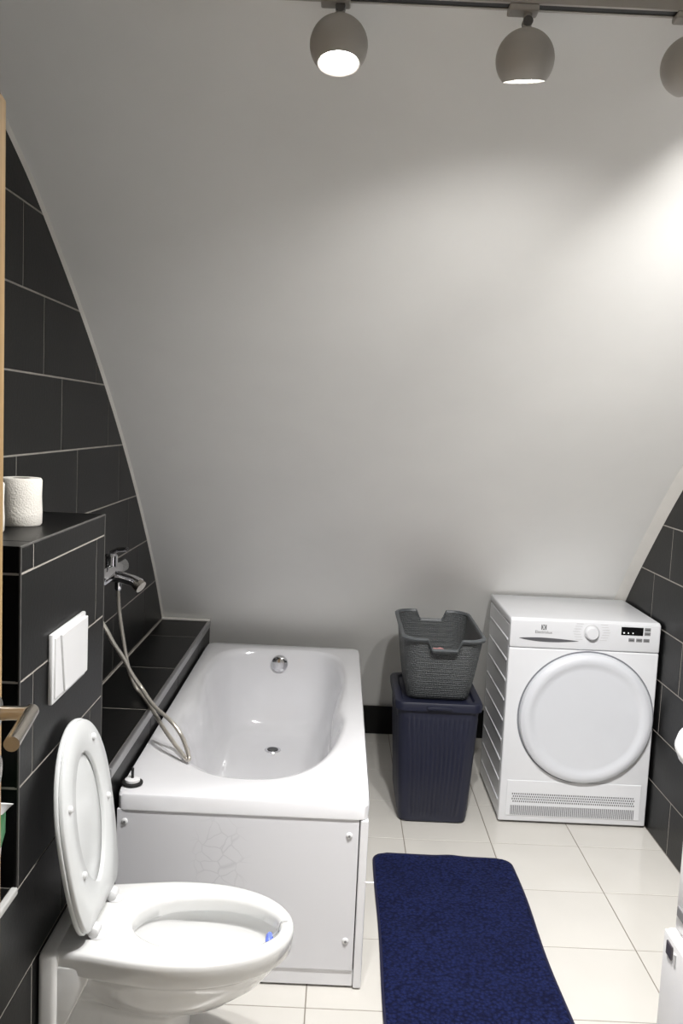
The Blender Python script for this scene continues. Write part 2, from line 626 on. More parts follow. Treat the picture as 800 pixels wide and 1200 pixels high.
# metal edge profiles of the box
b = bx(FX - 0.004, FX + 0.0006, BY0, BY1, BZ - 0.004, BZ + 0.0006, 0.001, 1)
bx(FX - 0.004, FX + 0.0006, BY0 - 0.0006, BY0 + 0.004, NZ, BZ, 0.001, 1, bm=b)
bx(FX - 0.004, FX + 0.0006, BY1 - 0.004, BY1 + 0.0006, NZ, BZ, 0.001, 1, bm=b)
edgem = mat('dark_edge_profile', srgb(96, 94, 92), 0.45, 0.3)
struct('trim_4', b, edgem, 'thin grey edge profile around the cistern box')

# ------------------------------------------------------------------ tiled ledge between wall and bath
LX, LY0, LY1, LZ = -0.582, 2.302, 4.10, 0.622
led = struct('wall_ledge', bx(XL + 0.002, LX - 0.003, LY0, LY1, 0, LZ - 0.0016), grout, 'low dark tiled ledge between the side wall and the bathtub')
js = [LY0, 2.803, 3.288, 3.78, LY1]
for a, c in zip(js, js[1:]):
    tile_piece([(XL + .004, a + g, LZ - t), (LX - .014, a + g, LZ - t), (LX - .014, c - g, LZ - t), (XL + .004, c - g, LZ - t)], (0, 0, t - .0005), 0, led, tile_m)
    tile_piece([(LX - t, a + g, 0.003), (LX - t, c - g, 0.003), (LX - t, c - g, LZ - .012), (LX - t, a + g, LZ - .012)], (t - .0015, 0, 0), 0, led, tile_m)
struct('trim_5', bx(LX - 0.013, LX + 0.001, LY0, LY1, LZ - 0.028, LZ + 0.002, 0.004, 3), alu, 'grey metal edge profile along the tiled ledge beside the bath')
struct('trim_6', bx(XL, XL + 0.006, LY0, LY1, LZ, LZ + 0.003, 0.001, 1), grout, 'grey sealant line between ledge and side wall')

struct('trim_8', bx(XL, LX, LY1 - 0.022, LY1 - 0.006, LZ, LZ + 0.012, 0.004, 2), bead, 'pale sealant bead where the ledge meets the sloping wall')

# ------------------------------------------------------------------ bathtub
BX, BYA, BYB, BRZ = -0.226, 2.330, 4.015, 0.543
bath = thing('bathtub', 'white acrylic bathtub with front panel, filling the corner under the sloping ceiling', 'bathtub', (BX, (BYA + BYB) / 2, 0))
N = 120
def ring_rect(x0, x1, y0, y1, z, n=30):
    cx, cy, a, bb = (x0 + x1) / 2, (y0 + y1) / 2, (x1 - x0) / 2, (y1 - y0) / 2
    out = []
    for i in range(N):
        th = 2 * PI * i / N
        c, s = math.cos(th), math.sin(th)
        out.append(Vector((cx + a * math.copysign(abs(c) ** (2 / n), c), cy + bb * math.copysign(abs(s) ** (2 / n), s), z)))
    return out
def ring_tub(x0, x1, y0, y1, z, nn=2.7, nf=4.5, arm=0.0):
    cx, cy, a, bb = (x0 + x1) / 2, (y0 + y1) / 2, (x1 - x0) / 2, (y1 - y0) / 2
    out = []
    for i in range(N):
        th = 2 * PI * i / N
        c, s = math.cos(th), math.sin(th)
        n = nf if s > 0 else nn
        xx = a * math.copysign(abs(c) ** (2 / n), c)
        yy = bb * math.copysign(abs(s) ** (2 / n), s)
        # armrests push the side walls inwards mid-length
        k = math.exp(-((cy + yy - 3.25) / 0.16) ** 4)
        if abs(xx) > a * 0.6: xx -= math.copysign(arm * k, xx)
        out.append(Vector((cx + xx, cy + yy, z)))
    return out
x0, x1 = BX - 0.35, BX + 0.35
rr = [ring_rect(x0 + .006, x1 - .006, BYA + .006, BYB - .006, BRZ - 0.045, 40),
      ring_rect(x0, x1, BYA, BYB, BRZ - 0.045, 40),
      ring_rect(x0, x1, BYA, BYB, BRZ - 0.008, 40),
      ring_rect(x0 + .003, x1 - .003, BYA + .003, BYB - .003, BRZ - 0.002, 36),
      ring_rect(x0 + .010, x1 - .010, BYA + .010, BYB - .010, BRZ, 30),
      ring_tub(-0.535, 0.072, 2.462, 3.945, BRZ, 2.5, 5, 0.0),
      ring_tub(-0.522, 0.060, 2.476, 3.933, BRZ - 0.003, 2.5, 5, 0.012),
      ring_tub(-0.513, 0.050, 2.49, 3.925, BRZ - 0.014, 2.5, 5, 0.022),
      ring_tub(-0.505, 0.042, 2.51, 3.918, BRZ - 0.04, 2.5, 5, 0.026),
      ring_tub(-0.495, 0.033, 2.57, 3.908, BRZ - 0.09, 2.6, 5, 0.022),
      ring_tub(-0.480, 0.018, 2.72, 3.89, BRZ - 0.2, 2.8, 5, 0.008),
      ring_tub(-0.458, -0.004, 2.86, 3.872, BRZ - 0.3, 3.2, 4.5),
      ring_tub(-0.435, -0.025, 2.95, 3.85, BRZ - 0.345, 3.4, 4),
      ring_tub(-0.40, -0.06, 3.02, 3.81, BRZ - 0.363, 3.4, 4),
      ring_tub(-0.33, -0.12, 3.2, 3.74, BRZ - 0.368, 3, 3)]
# underside shell
und = [ring_tub(-0.35, -0.10, 3.2, 3.76, BRZ - 0.385, 3, 3), ring_tub(-0.47, 0.01, 2.80, 3.90, BRZ - 0.375, 3, 4),
       ring_tub(-0.52, 0.06, 2.50, 3.94, BRZ - 0.1, 3, 5)]
b = loft(rr, cap0=False, cap1=True)
obj('tub', b, acryl, bath, smooth=40)
obj('tub_underside', loft(und, cap0=True, cap1=False), acryl, bath, smooth=40)
fp = obj('front_panel', bx(x0 + 0.004, 0.096, BYA + 0.004, BYA + 0.018, 0.055, BRZ - 0.0455, 0.001, 1), panelm, bath)
for (sx, sz) in ((-0.550, 0.463), (0.070, 0.450), (0.073, 0.143), (-0.545, 0.143)):
    s_ = obj('screw_cap', lathe((sx, BYA + 0.005, sz), (0, -1, 0), [(0, 0.009), (0.003, 0.009), (0.005, 0.007), (0.006, 0.004)], 16), plas, fp, smooth=40)
    obj('screw_hole', lathe((sx, BYA - 0.0002, sz), (0, -1, 0), [(0, 0.0035), (0.0018, 0.0035)], 10), greyp, fp)
obj('skirting_strip', bx(x0 + 0.004, 0.098, BYA + 0.008, BYA + 0.024, 0.006, 0.054, 0.002, 1), acryl, bath)
obj('corner_strip', bx(0.099, 0.122, BYA + 0.002, BYA + 0.03, 0.004, BRZ - 0.047, 0.004, 2), acryl, bath)
obj('side_panel', bx(0.108, 0.120, BYA + 0.032, BYB - 0.01, 0.004, BRZ - 0.047, 0.003, 2), acryl, bath)
# overflow and drain
ovc = Vector((-0.236, 3.906, 0.485))
ov = obj('overflow_knob', lathe(ovc, (0, -1, 0.12), [(-0.01, 0.038), (0.008, 0.038), (0.013, 0.034), (0.015, 0.02), (0.0155, 0.002)], 28), chrome, bath, smooth=50)
dr = obj('drain_ring', lathe((-0.236, 3.66, BRZ - 0.369), (0, 0, 1), [(0, 0.036), (0.003, 0.034), (0.0035, 0.02)], 28), chrome, bath, smooth=50)
obj('drain_hole', lathe((-0.236, 3.66, BRZ - 0.3655), (0, 0, 1), [(0, 0.024), (0.0015, 0.023)], 20), black, dr)

# plug standing on the rim of the bath
pl = thing('drain_plug', 'black and white push-in drain plug standing on the bath rim beside the ledge', 'plug', (-0.545, 2.395, BRZ))
obj('rubber_seal', lathe((-0.545, 2.395, BRZ), (0, 0, 1), [(0, 0.024), (0.003, 0.029), (0.008, 0.029), (0.010, 0.022)], 28), rubber, pl, smooth=40)
obj('cap', lathe((-0.545, 2.395, BRZ + 0.010), (0, 0, 1), [(0, 0.021), (0.006, 0.021), (0.009, 0.017)], 28), plas, pl, smooth=40)
obj('pin', lathe((-0.545, 2.395, BRZ + 0.019), (0, 0, 1), [(0, 0.004), (0.028, 0.004), (0.03, 0.002)], 12), rubber, pl, smooth=40)

# ------------------------------------------------------------------ wall mounted bath mixer with hose
mx = thing('bath_mixer', 'chrome bath mixer tap on the dark tiled wall above the ledge', 'tap', (XL, 2.890, 1.0))
b = lathe((-0.745, 3.040, 1.025), (0, -1, 0), [(0, 0.020), (0.01, 0.026), (0.29, 0.026), (0.30, 0.020)], 24)
obj('body', b, chrome, mx, smooth=40)
for yy in (3.17, 3.01):
    obj('wall_flange', lathe((XL, yy - 0.2, 1.025), (1, 0, 0), [(0, 0.032), (0.008, 0.030), (0.012, 0.016), (0.055, 0.016)], 24), chrome, mx, smooth=40)
sp = obj('spout', tube([(-0.745, 2.860, 1.018), (-0.70, 2.855, 1.015), (-0.66, 2.840, 1.008), (-0.635, 2.830, 1.0)], 0.019, 16), chrome, mx, smooth=40)
obj('spout_outlet', lathe((-0.648, 2.834, 1.003), (0.75, -0.3, -0.5), [(0, 0.0195), (0.016, 0.021), (0.024, 0.021), (0.024, 0.016)], 18), steel, mx, smooth=40)
obj('cartridge', lathe((-0.745, 2.890, 1.04), (0, 0, 1), [(0, 0.022), (0.04, 0.022), (0.046, 0.016)], 20), chrome, mx, smooth=40)
obj('lever', tube([(-0.745, 2.890, 1.088), (-0.72, 2.880, 1.102), (-0.685, 2.860, 1.108)], 0.008, 10), chrome, mx, smooth=40)
obj('hose_nut', lathe((-0.720, 2.890, 1.0), (0, 0, -1), [(0, 0.011), (0.03, 0.011), (0.036, 0.008)], 14), chrome, mx, smooth=40)

mx.location.z += 0.03
hose_pts = [(-0.720, 2.888, 1.0), (-0.715, 2.896, 0.917), (-0.701, 2.902, 0.821), (-0.690, 2.915, 0.743), (-0.680, 2.935, 0.685), (-0.664, 2.945, 0.646),
            (-0.640, 2.92, 0.633), (-0.576, 2.778, 0.635), (-0.505, 2.645, 0.612), (-0.449, 2.584, 0.575), (-0.421, 2.560, 0.557), (-0.414, 2.557, 0.564),
            (-0.430, 2.592, 0.583), (-0.452, 2.632, 0.603), (-0.488, 2.655, 0.637), (-0.553, 2.705, 0.668), (-0.607, 2.765, 0.705), (-0.635, 2.74, 0.760), (-0.648, 2.69, 0.82),
            (-0.653, 2.575, 0.90), (-0.665, 2.505, 0.97), (-0.70, 2.45, 1.04)]
hp = catmull(hose_pts, 14)
sh = thing('shower_hose', 'ribbed silver shower hose looping from the mixer over the bath rim', 'hose', (-0.72, 2.890, 0.99))
obj('hose', tube(hp, 0.0065, 10, radf=lambda i: 0.0068 if i % 2 else 0.0060), hosem, sh, smooth=60)
hd = Vector((-0.70, 2.45, 1.04))
obj('hand_shower', tube([hd, hd + Vector((-.004, -.01, .06)), hd + Vector((-.002, -.02, .14)), hd + Vector((.015, -.03, .19))], 0.012, 12), chrome, sh, smooth=50)
obj('shower_head', lathe(hd + Vector((0.012, -0.03, 0.2)), (1, -0.2, -0.6), [(-0.01, 0.012), (0, 0.034), (0.014, 0.036), (0.016, 0.03)], 24), chrome, sh, smooth=50)
hb = tag(obj('shower_bracket', bx(XL, XL + 0.095, 2.432, 2.462, 1.085, 1.11, 0.004, 2), chrome, None, loc=(XL, 2.447, 1.085)), 'small chrome wall bracket holding the hand shower behind the cistern box', 'bracket')

# ------------------------------------------------------------------ toilet
TY = 1.968
toi = thing('toilet', 'white wall-hung toilet with its seat and lid raised against the tiled box', 'toilet', (FX, TY, 0.06))
NT = 72
def plan(xb, xf, hw, hwb, z, hx=0.30, cyy=TY):
    """toilet outline: straight tapering sides from the wall, half ellipse at the front"""
    xm = xf - (xf - xb) * hx - 0.02
    n_f, n_s = 40, 12
    out = []
    a = xf - xm
    for i in range(n_f + 1):
        th = -PI / 2 + PI * i / n_f
        out.append(Vector((xm + a * math.cos(th) ** 0.92 if math.cos(th) > 0 else xm, cyy + hw * math.sin(th), z)))
    for i in range(1, n_s + 1):
        t_ = i / n_s
        out.append(Vector((xm + (xb - xm) * t_, cyy + hw + (hwb - hw) * (t_ * t_ * (3 - 2 * t_)), z)))
    m_ = 8
    for i in range(1, m_):
        out.append(Vector((xb, cyy + hwb - 2 * hwb * i / m_, z)))
    for i in range(n_s, 0, -1):
        t_ = i / n_s
        out.append(Vector((xm + (xb - xm) * t_, cyy - hw - (hwb - hw) * (t_ * t_ * (3 - 2 * t_)), z)))
    return out
def oval(cx, a, bb, z, k, cyy=TY):
    """ring with the same vertex count/order as plan(), an oval"""
    pts = plan(FX, -0.058, 0.177, 0.14, z)
    out = []
    for p in pts:
        th = math.atan2((p.y - cyy) / 0.177, (p.x - cx) / max(a, .001) * (a / 0.25))
        out.append(Vector((cx + a * math.cos(th), cyy + bb * math.sin(th), z)))
    return out
RZ = 0.402
BK = FX + 0.001
outer = [plan(BK, -0.33, 0.07, 0.05, 0.065, 0.12), plan(BK, -0.312, 0.084, 0.055, 0.075, 0.12), plan(BK, -0.297, 0.088, 0.055, 0.15, 0.12),
         plan(BK, -0.290, 0.092, 0.058, 0.212, 0.13), plan(BK, -0.278, 0.102, 0.06, 0.235, 0.16), plan(BK, -0.235, 0.122, 0.062, 0.247, 0.26),
         plan(BK, -0.165, 0.141, 0.068, 0.260, 0.38), plan(BK, -0.121, 0.155, 0.08, 0.288, 0.43), plan(BK, -0.097, 0.163, 0.097, 0.318, 0.45),
         plan(BK, -0.086, 0.167, 0.118, 0.337, 0.45), plan(BK, -0.073, 0.172, 0.134, 0.344, 0.45),
         plan(BK, -0.064, 0.177, 0.142, 0.352, 0.45), plan(BK, -0.060, 0.179, 0.144, 0.388, 0.45), plan(BK, -0.063, 0.1775, 0.1425, 0.397, 0.45),
         plan(BK + 0.003, -0.068, 0.174, 0.139, 0.401, 0.45), plan(BK + 0.006, -0.076, 0.168, 0.135, RZ, 0.45)]
oc, oa, ob_ = -0.265, 0.172, 0.112
inner = [oval(oc, oa + .012, ob_ + .012, RZ, 0), oval(oc, oa + .004, ob_ + .004, RZ - .004, 0), oval(oc, oa, ob_, RZ - .014, 0),
         oval(oc, oa, ob_, RZ - .038, 0), oval(oc, oa + .004, ob_ + .008, RZ - .043, 0), oval(oc, oa - .004, ob_ + .010, RZ - .070, 0),
         oval(oc, oa - .040, ob_ - .010, RZ - .10, 0), oval(oc - .01, 0.095, 0.074, RZ - .125, 0), oval(oc - .02, 0.070, 0.055, RZ - .138, 0),
         oval(oc - .07, 0.035, 0.03, RZ - .17, 0)]
obj('bowl', loft(outer + inner, cap0=True, cap1=True), ceram, toi, smooth=50)
# wall plate of the ceramic
obj('wall_plate', bx(FX + .001, FX + 0.042, TY - 0.160, TY + 0.160, 0.065, 0.404, 0.012, 4), ceram, toi, smooth=50)
for sy in (-1, 1):
    b = prism([(FX + 0.03, TY + sy * 0.150, 0.20), (FX + 0.045, TY + sy * 0.150, 0.20), (FX + 0.11, TY + sy * 0.150, 0.345), (FX + 0.11, TY + sy * 0.150, 0.37), (FX + 0.03, TY + sy * 0.150, 0.37)], (0, -sy * 0.014, 0))
    bmesh.ops.bevel(b, geom=list(b.edges), offset=0.004, segments=2, profile=0.5, affect='EDGES')
    obj('side_rib', b, ceram, toi, smooth=50)
obj('fixing_cap', lathe((FX + 0.085, TY - 0.09, 0.318), (0, -1, 0), [(0, 0.013), (0.034, 0.013), (0.038, 0.009)], 18), plas, toi, smooth=40)
obj('water', loft([oval(oc - .02, 0.077, 0.060, RZ - .1345, 0), oval(oc - .02, 0.02, 0.015, RZ - .1342, 0)]), mat('toilet_water', srgb(205, 212, 214), 0.02), toi)

# seat and lid, hinged near the wall, leaning back
HXp, HZ = -0.512, 0.425
lean = math.atan2(0.07, 0.455)
ev = Vector((-math.sin(lean), 0, math.cos(lean)))     # up along the seat
en = Vector((math.cos(lean), 0, math.sin(lean)))      # out of the seat, towards the room
def seat_pt(u, v, w):  # u across (y), v up, w out
    return Vector((HXp, TY, HZ)) + Vector((0, u, 0)) + ev * v + en * w
def egg(L_, hw, v0, n=64, base=0.10, shrink=0.0):
    """egg outline, v from v0 (flat at hinge) to L_"""
    out = []
    cv = v0 + (L_ - v0) * 0.54
    for i in range(n):
        th = 2 * PI * i / n - PI / 2
        c, s = math.cos(th), math.sin(th)
        if s >= 0:
            v = cv + (L_ - cv) * s
            u = hw * c
        else:
            v = cv - (cv - v0) * abs(s)
            u = 0.0 if abs(c) < 1e-6 else math.copysign(base + (hw - base) * abs(c) ** 0.8, c)
        out.append((u, v))
    return out
def slab(outline, w0, w1, bev):
    cu = 0.0
    cvv = sum(p[1] for p in outline) / len(outline)
    def ins(k):
        r = []
        for u, v in outline:
            d = math.hypot(u, v - cvv)
            r.append((u * (1 - k / d), cvv + (v - cvv) * (1 - k / d)))
        return r
    lay = [(ins(bev), w0), (ins(bev * .3), w0 + bev * .3), (outline, w0 + bev), (outline, w1 - bev), (ins(bev * .3), w1 - bev * .3), (ins(bev), w1)]
    return loft([[seat_pt(u, v, w) for u, v in r] for r, w in lay])
SL = 0.452
lid = obj('lid', slab(egg(SL, 0.182, 0.0), -0.016, -0.005, 0.003), seatm, toi, smooth=50)
# seat ring
def ring_seat():
    o_ = egg(SL - 0.004, 0.180, 0.004)
    i_ = []
    cv = 0.225
    for i in range(64):
        th = 2 * PI * i / 64 - PI / 2
        c, s = math.cos(th), math.sin(th)
        hv = 0.150 if s > 0 else 0.155
        i_.append((0.098 * math.copysign(abs(c) ** (1.0 if s > 0 else 1.25), c), cv + hv * s))
    def ins(src, k, sg):
        r = []
        for u, v in src:
            d = math.hypot(u, v - cv) or 1
            r.append((u * (1 - sg * k / d), cv + (v - cv) * (1 - sg * k / d)))
        return r
    w0, w1, e = -0.004, 0.006, 0.0035
    lay = [(o_, w0), (o_, w1 - e), (ins(o_, .0015, 1), w1 - .0015), (ins(o_, e, 1), w1), (ins(i_, e, -1), w1), (ins(i_, .0015, -1), w1 - .0015), (i_, w1 - e), (i_, w0)]
    rings = [[seat_pt(u, v, w) for u, v in r] for r, w in lay]
    b = loft(rings, False, False)
    # back face
    b.verts.ensure_lookup_table()
    n = 64
    a0, l0 = 0, (len(lay) - 1) * n
    for j in range(n):
        k = (j + 1) % n
        b.faces.new((b.verts[a0 + j], b.verts[a0 + k], b.verts[l0 + k], b.verts[l0 + j]))
    return b
seat = obj('seat', ring_seat(), seatm, toi, smooth=50)
for (u, v) in ((-0.135, 0.30), (0.085, 0.385), (0.135, 0.215), (-0.105, 0.135)):
    p = seat_pt(u, v, 0.006)
    obj('bumper', lathe(p, en, [(-0.002, 0.008), (0.005, 0.008), (0.0075, 0.005)], 14), plas, seat, smooth=50)
for sy in (-0.078, 0.078):
    obj('hinge', lathe((HXp + 0.004, TY + sy - 0.016, RZ + 0.014), (0, 1, 0), [(0, 0.010), (0.002, 0.0125), (0.030, 0.0125), (0.032, 0.010)], 16), plas, toi, smooth=50)
    obj('hinge_foot', lathe((HXp + 0.012, TY + sy, RZ - 0.001), (0, 0, 1), [(0, 0.019), (0.004, 0.018), (0.008, 0.012)], 20), plas, toi, smooth=50)
# toilet block hooked inside the bowl
blk = thing('toilet_block', 'small blue rim block hanging inside the front of the toilet bowl', 'rim block', (-0.125, TY + 0.012, RZ - 0.05))
bc = Vector((-0.118, TY + 0.012, RZ - 0.046))
b = bmesh.new()
bmesh.ops.create_icosphere(b, subdivisions=3, radius=0.016)
for v in b.verts:
    v.co = Vector((v.co.x * 0.6, v.co.y * 1.35, v.co.z * 0.9)) * (1 + 0.12 * math.sin(v.co.x * 400) * math.sin(v.co.z * 300)) + bc
obj('gel', b, blueg, blk, smooth=60)
obj('hook', tube([bc + Vector((0.004, 0, 0.006)), bc + Vector((0.018, 0, 0.02)), bc + Vector((0.0225, 0, 0.04)), bc + Vector((0.028, 0, 0.049)), bc + Vector((0.042, 0, 0.0495))], 0.0015, 8), plas, blk, smooth=60)

# flush plate
fpz0, fpz1, fpy0, fpy1 = 0.944, 1.100, 1.857, 2.103
flp = thing('flush_plate', 'white rectangular flush plate with two push buttons on the dark cistern box', 'flush plate', (FX, 1.98, fpz0))
obj('plate', bx(FX, FX + 0.010, fpy0, fpy1, fpz0, fpz1, 0.003, 2), plas, flp, smooth=40)
def btn(pts, x0_, h0, h1):
    b = prism([(x0_, y_, z_) for y_, z_ in pts], (0.004, 0, 0))
    bmesh.ops.bevel(b, geom=list(b.edges), offset=0.0012, segments=2, profile=0.5, affect='EDGES')
    return b
obj('button', btn([(1.868, fpz0 + .012), (1.925, fpz0 + .012), (1.897, fpz1 - .010), (1.868, fpz1 - .010)], FX + 0.0095, 0, 0), plas, flp)
b = prism([(FX + 0.0095, y_, z_) for y_, z_ in [(1.930, fpz0 + .010), (2.100, fpz0 + .010), (2.100, fpz1 - .010), (1.902, fpz1 - .010)]], (0.007, 0, 0))
bmesh.ops.bevel(b, geom=list(b.edges), offset=0.0018, segments=2, profile=0.5, affect='EDGES')
obj('button', b, plas, flp)

# ------------------------------------------------------------------ toilet rolls
def roll(name, c, d, label, group, L_=0.10, r=0.052):
    t_ = thing(name, label, 'toilet roll', c, group)
    c = Vector(c)
    def rad(k): return r + 0.0012 * math.sin(k * 9.0)
    obj('paper', lathe(c, d, [(0.0, 0.021), (0.0, r - .003), (0.004, r), (L_ * .3, rad(1)), (L_ * .6, rad(2)), (L_ - .004, r), (L_, r - .003), (L_, 0.021), (0.0, 0.021)], 40, False, False), paper, t_, smooth=40)
    obj('core', lathe(c, d, [(0.001, 0.0208), (L_ - .001, 0.0208), (L_ - .001, 0.0195), (0.001, 0.0195), (0.001, 0.0208)], 28, False, False), card, t_, smooth=40)
    return t_
roll('toilet_roll', (-0.728, 2.015, BZ), (0, 0, 1), 'upright white toilet roll on top of the cistern box, nearest the corner', 'loose toilet rolls', 0.108, 0.046)
roll('toilet_roll', (-0.758, 1.865, BZ), (0, 0, 1), 'upright white toilet roll on the cistern box, partly behind the door edge', 'loose toilet rolls', 0.108, 0.046)

# packet standing in the niche
pk = thing('packet', 'green and white film packet with a crimped top on the niche shelf', 'packet', (-0.66, 1.57, NZ))
def pk_ring(cx, cy, a, bb, z, n=24): return [Vector((cx + a * math.copysign(abs(math.cos(2 * PI * i / n)) ** .6, math.cos(2 * PI * i / n)), cy + bb * math.copysign(abs(math.sin(2 * PI * i / n)) ** .6, math.sin(2 * PI * i / n)), z)) for i in range(n)]
obj('bag_bottom', loft([pk_ring(-0.651, 1.55, .040, .035, NZ), pk_ring(-0.651, 1.55, .045, .04, NZ + .02), pk_ring(-0.648, 1.55, .052, .04, 0.77)]), plas, pk, smooth=50)
obj('bag_label', loft([pk_ring(-0.648, 1.55, .052, .04, 0.77), pk_ring(-0.644, 1.55, .056, .036, 0.80), pk_ring(-0.640, 1.55, .055, .02, 0.845)]), green, pk, smooth=50)
obj('bag_crimp', loft([pk_ring(-0.640, 1.55, .0555, .0205, 0.845), pk_ring(-0.636, 1.55, .060, .006, 0.855), pk_ring(-0.634, 1.55, .066, .003, 0.862)]), plas, pk, smooth=50)

# ------------------------------------------------------------------ open door at the left
DE = Vector((-0.496, 1.30, 0))
dd = Vector((0.15, -1, 0)).normalized()
dn = Vector((1, 0.15, 0)).normalized()    # face towards the viewer
DW, DT, DH = 0.735, 0.04, 2.012
door = thing('door_1', 'oak veneered door standing open at the left with a steel lever', None, DE + dd * DW)
door['kind'] = 'structure'
def dbox(s0, s1, n0, n1, z0, z1, bev):
    b = bmesh.new()
    bmesh.ops.create_cube(b, size=1)
    for v in b.verts:
        s = s0 + (v.co.x + .5) * (s1 - s0); n_ = n0 + (v.co.y + .5) * (n1 - n0); z = z0 + (v.co.z + .5) * (z1 - z0)
        v.co = DE + dd * s + dn * n_ + Vector((0, 0, z))
    if bev: bmesh.ops.bevel(b, geom=list(b.edges), offset=bev, segments=2, profile=.5, affect='EDGES')
    return b
obj('leaf', dbox(0, DW, -DT, 0, 0.008, DH, 0.002), wood, door)
for z in (0.25, 1.75):
    obj('hinge', dbox(DW - 0.004, DW + 0.012, -0.012, 0.006, z, z + 0.09, 0.003), steel, door)
hs0 = DE + dd * 0.055 + Vector((0, 0, 1.139))
lv = obj('lever', tube([hs0, hs0 + dn * 0.05], 0.0105, 16), steel, door, smooth=50)
obj('lever_bar', tube([hs0 + dn * 0.052 - dd * 0.0105, hs0 + dn * 0.052 + dd * 0.125], 0.0105, 20), steel, lv, smooth=50)
obj('rose', lathe(hs0, dn, [(0, 0.026), (0.006, 0.026), (0.009, 0.022)], 28), steel, door, smooth=40)
es = obj('key_escutcheon', lathe(hs0 + Vector((0, 0, -0.088)), dn, [(0, 0.026), (0.006, 0.026), (0.009, 0.022)], 28), steel, door, smooth=40)
kq = hs0 + Vector((0, 0, -0.088)) + dn * 0.0088
b = prism([kq + dd * a_ + Vector((0, 0, c_)) for a_, c_ in ((-.003, -.012), (.003, -.012), (.003, .004), (.006, .009), (.003, .014), (-.003, .014), (-.006, .009), (-.003, .004))], dn * 0.0008)
obj('keyhole', b, black, es)
obj('latch_plate', dbox(-0.001, 0.0, -0.031, -0.009, 1.0, 1.22, 0), steel, door)
fr = thing('door_frame', 'oak door post fixed to the wall stub at the left', None, (-0.40, 0.52, 0))
fr['kind'] = 'structure'
fr.name = 'trim_7'
obj('post', bx(-0.43, -0.385, 0.46, 0.555, 0, 2.07, 0.002, 1), wood, fr)

# ------------------------------------------------------------------ tumble dryer
DX0, DX1, DY, DD, DHt = 0.700, 1.296, 3.435, 0.475, 0.848
dry = thing('tumble_dryer', 'white front-loading tumble dryer standing in the right corner', 'tumble dryer', ((DX0 + DX1) / 2, DY + DD / 2, 0))
obj('cabinet', bx(DX0 + .004, DX1 - .004, DY + .02, DY + DD, 0.015, 0.815, 0.004, 2), enam, dry, smooth=40)
# embossed side panels with long horizontal beads
for x_, sg in ((DX0, -1), (DX1, 1)):
    sp_ = obj('side_panel', bx(min(x_, x_ - sg * .006), max(x_, x_ - sg * .006), DY + 0.022, DY + DD - 0.004, 0.02, 0.812, 0.002, 1), enam, dry)
    for k in range(9):
        z = 0.085 + k * 0.083
        bb = bx(x_ - .0028, x_ + .0028, DY + .035, DY + DD - .03, z - .005, z + .005, 0.0022, 2)
        obj('bead', bb, enam, sp_, smooth=60)
obj('top', bx(DX0 - .001, DX1 + .001, DY + .006, DY + DD, 0.815, DHt, 0.008, 3), enam, dry, smooth=40)
obj('front_panel', bx(DX0, DX1, DY, DY + 0.024, 0.010, 0.726, 0.006, 3), enam, dry, smooth=40)
cp = obj('control_panel', bx(DX0, DX1, DY - 0.002, DY + 0.024, 0.728, 0.842, 0.006, 3), enam, dry, smooth=40)
FYc = DY - 0.0022
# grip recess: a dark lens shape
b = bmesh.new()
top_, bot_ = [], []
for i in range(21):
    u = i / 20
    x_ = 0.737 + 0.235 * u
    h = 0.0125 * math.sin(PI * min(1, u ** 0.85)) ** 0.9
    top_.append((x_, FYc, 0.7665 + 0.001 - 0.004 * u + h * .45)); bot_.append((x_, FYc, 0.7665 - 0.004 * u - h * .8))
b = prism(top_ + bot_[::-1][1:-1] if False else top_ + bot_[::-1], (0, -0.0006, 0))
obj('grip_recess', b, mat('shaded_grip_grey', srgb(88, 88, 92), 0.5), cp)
# logo: square with a four point star cut, and the maker's name
lgx, lgz, q = 0.832, 0.8135, 0.0105
b = bmesh.new()
for sx, sz in ((-1, 0), (1, 0), (0, 1), (0, -1)):
    if sx:
        pts = [(lgx + sx * q, -q), (lgx + sx * q, q), (lgx + sx * q * .75, q), (lgx + sx * q * .18, 0), (lgx + sx * q * .75, -q)]
    else:
        pts = [(lgx - q * .5, sz * q), (lgx + q * .5, sz * q), (lgx, sz * q * .25)]
    merge(b, prism([(px, FYc, lgz + pz) for px, pz in pts], (0, -0.0006, 0)))
obj('logo', b, greyp, cp)
text_mesh('brand_name', 'Electrolux', 0.0165, greyp, cp, (lgx, FYc - 0.0003, 0.7935), (1, 0, 0), (0, 0, 1))
for k, (a_, z_, w_) in enumerate(((0.785, 0.7765, 0.05), )):
    pass
# programme knob with printed marks
kc = Vector((1.022, FYc, 0.800))
kn = obj('knob', lathe(kc, (0, -1, 0), [(0, 0.0285), (0.006, 0.0285), (0.018, 0.025), (0.022, 0.022), (0.0225, 0.004)], 36), enam, cp, smooth=40)
obj('knob_ring', lathe(kc, (0, -1, 0), [(0, 0.032), (0.0012, 0.032), (0.0014, 0.029)], 36), lgreyp, kn, smooth=40)
b = bmesh.new()
for k in range(7):
    for sx in (-1, 1):
        z_ = 0.834 - k * 0.0105
        xa = kc.x + sx * (0.046 + 0.004 * abs(k - 3) * -1)
        bx(min(xa, xa + sx * 0.028), max(xa, xa + sx * 0.028), FYc - .0005, FYc + .0005, z_ - .0012, z_ + .0012, bm=b)
pmk = obj('programme_marks', b, lgreyp, cp)
pmk['kind'] = 'stuff'
dsp = obj('display', bx(1.139, 1.226, FYc - .001, FYc + .001, 0.796, 0.829, 0.0004, 1), black, cp)
b = bmesh.new()
for k, (dx_, w_) in enumerate(((0.008, 0.006), (0.026, 0.004), (0.044, 0.005))):
    bx(1.139 + dx_, 1.139 + dx_ + w_, FYc - .0014, FYc - .0008, 0.803, 0.808, bm=b)
obj('display_digit', b, screen_digit, dsp)
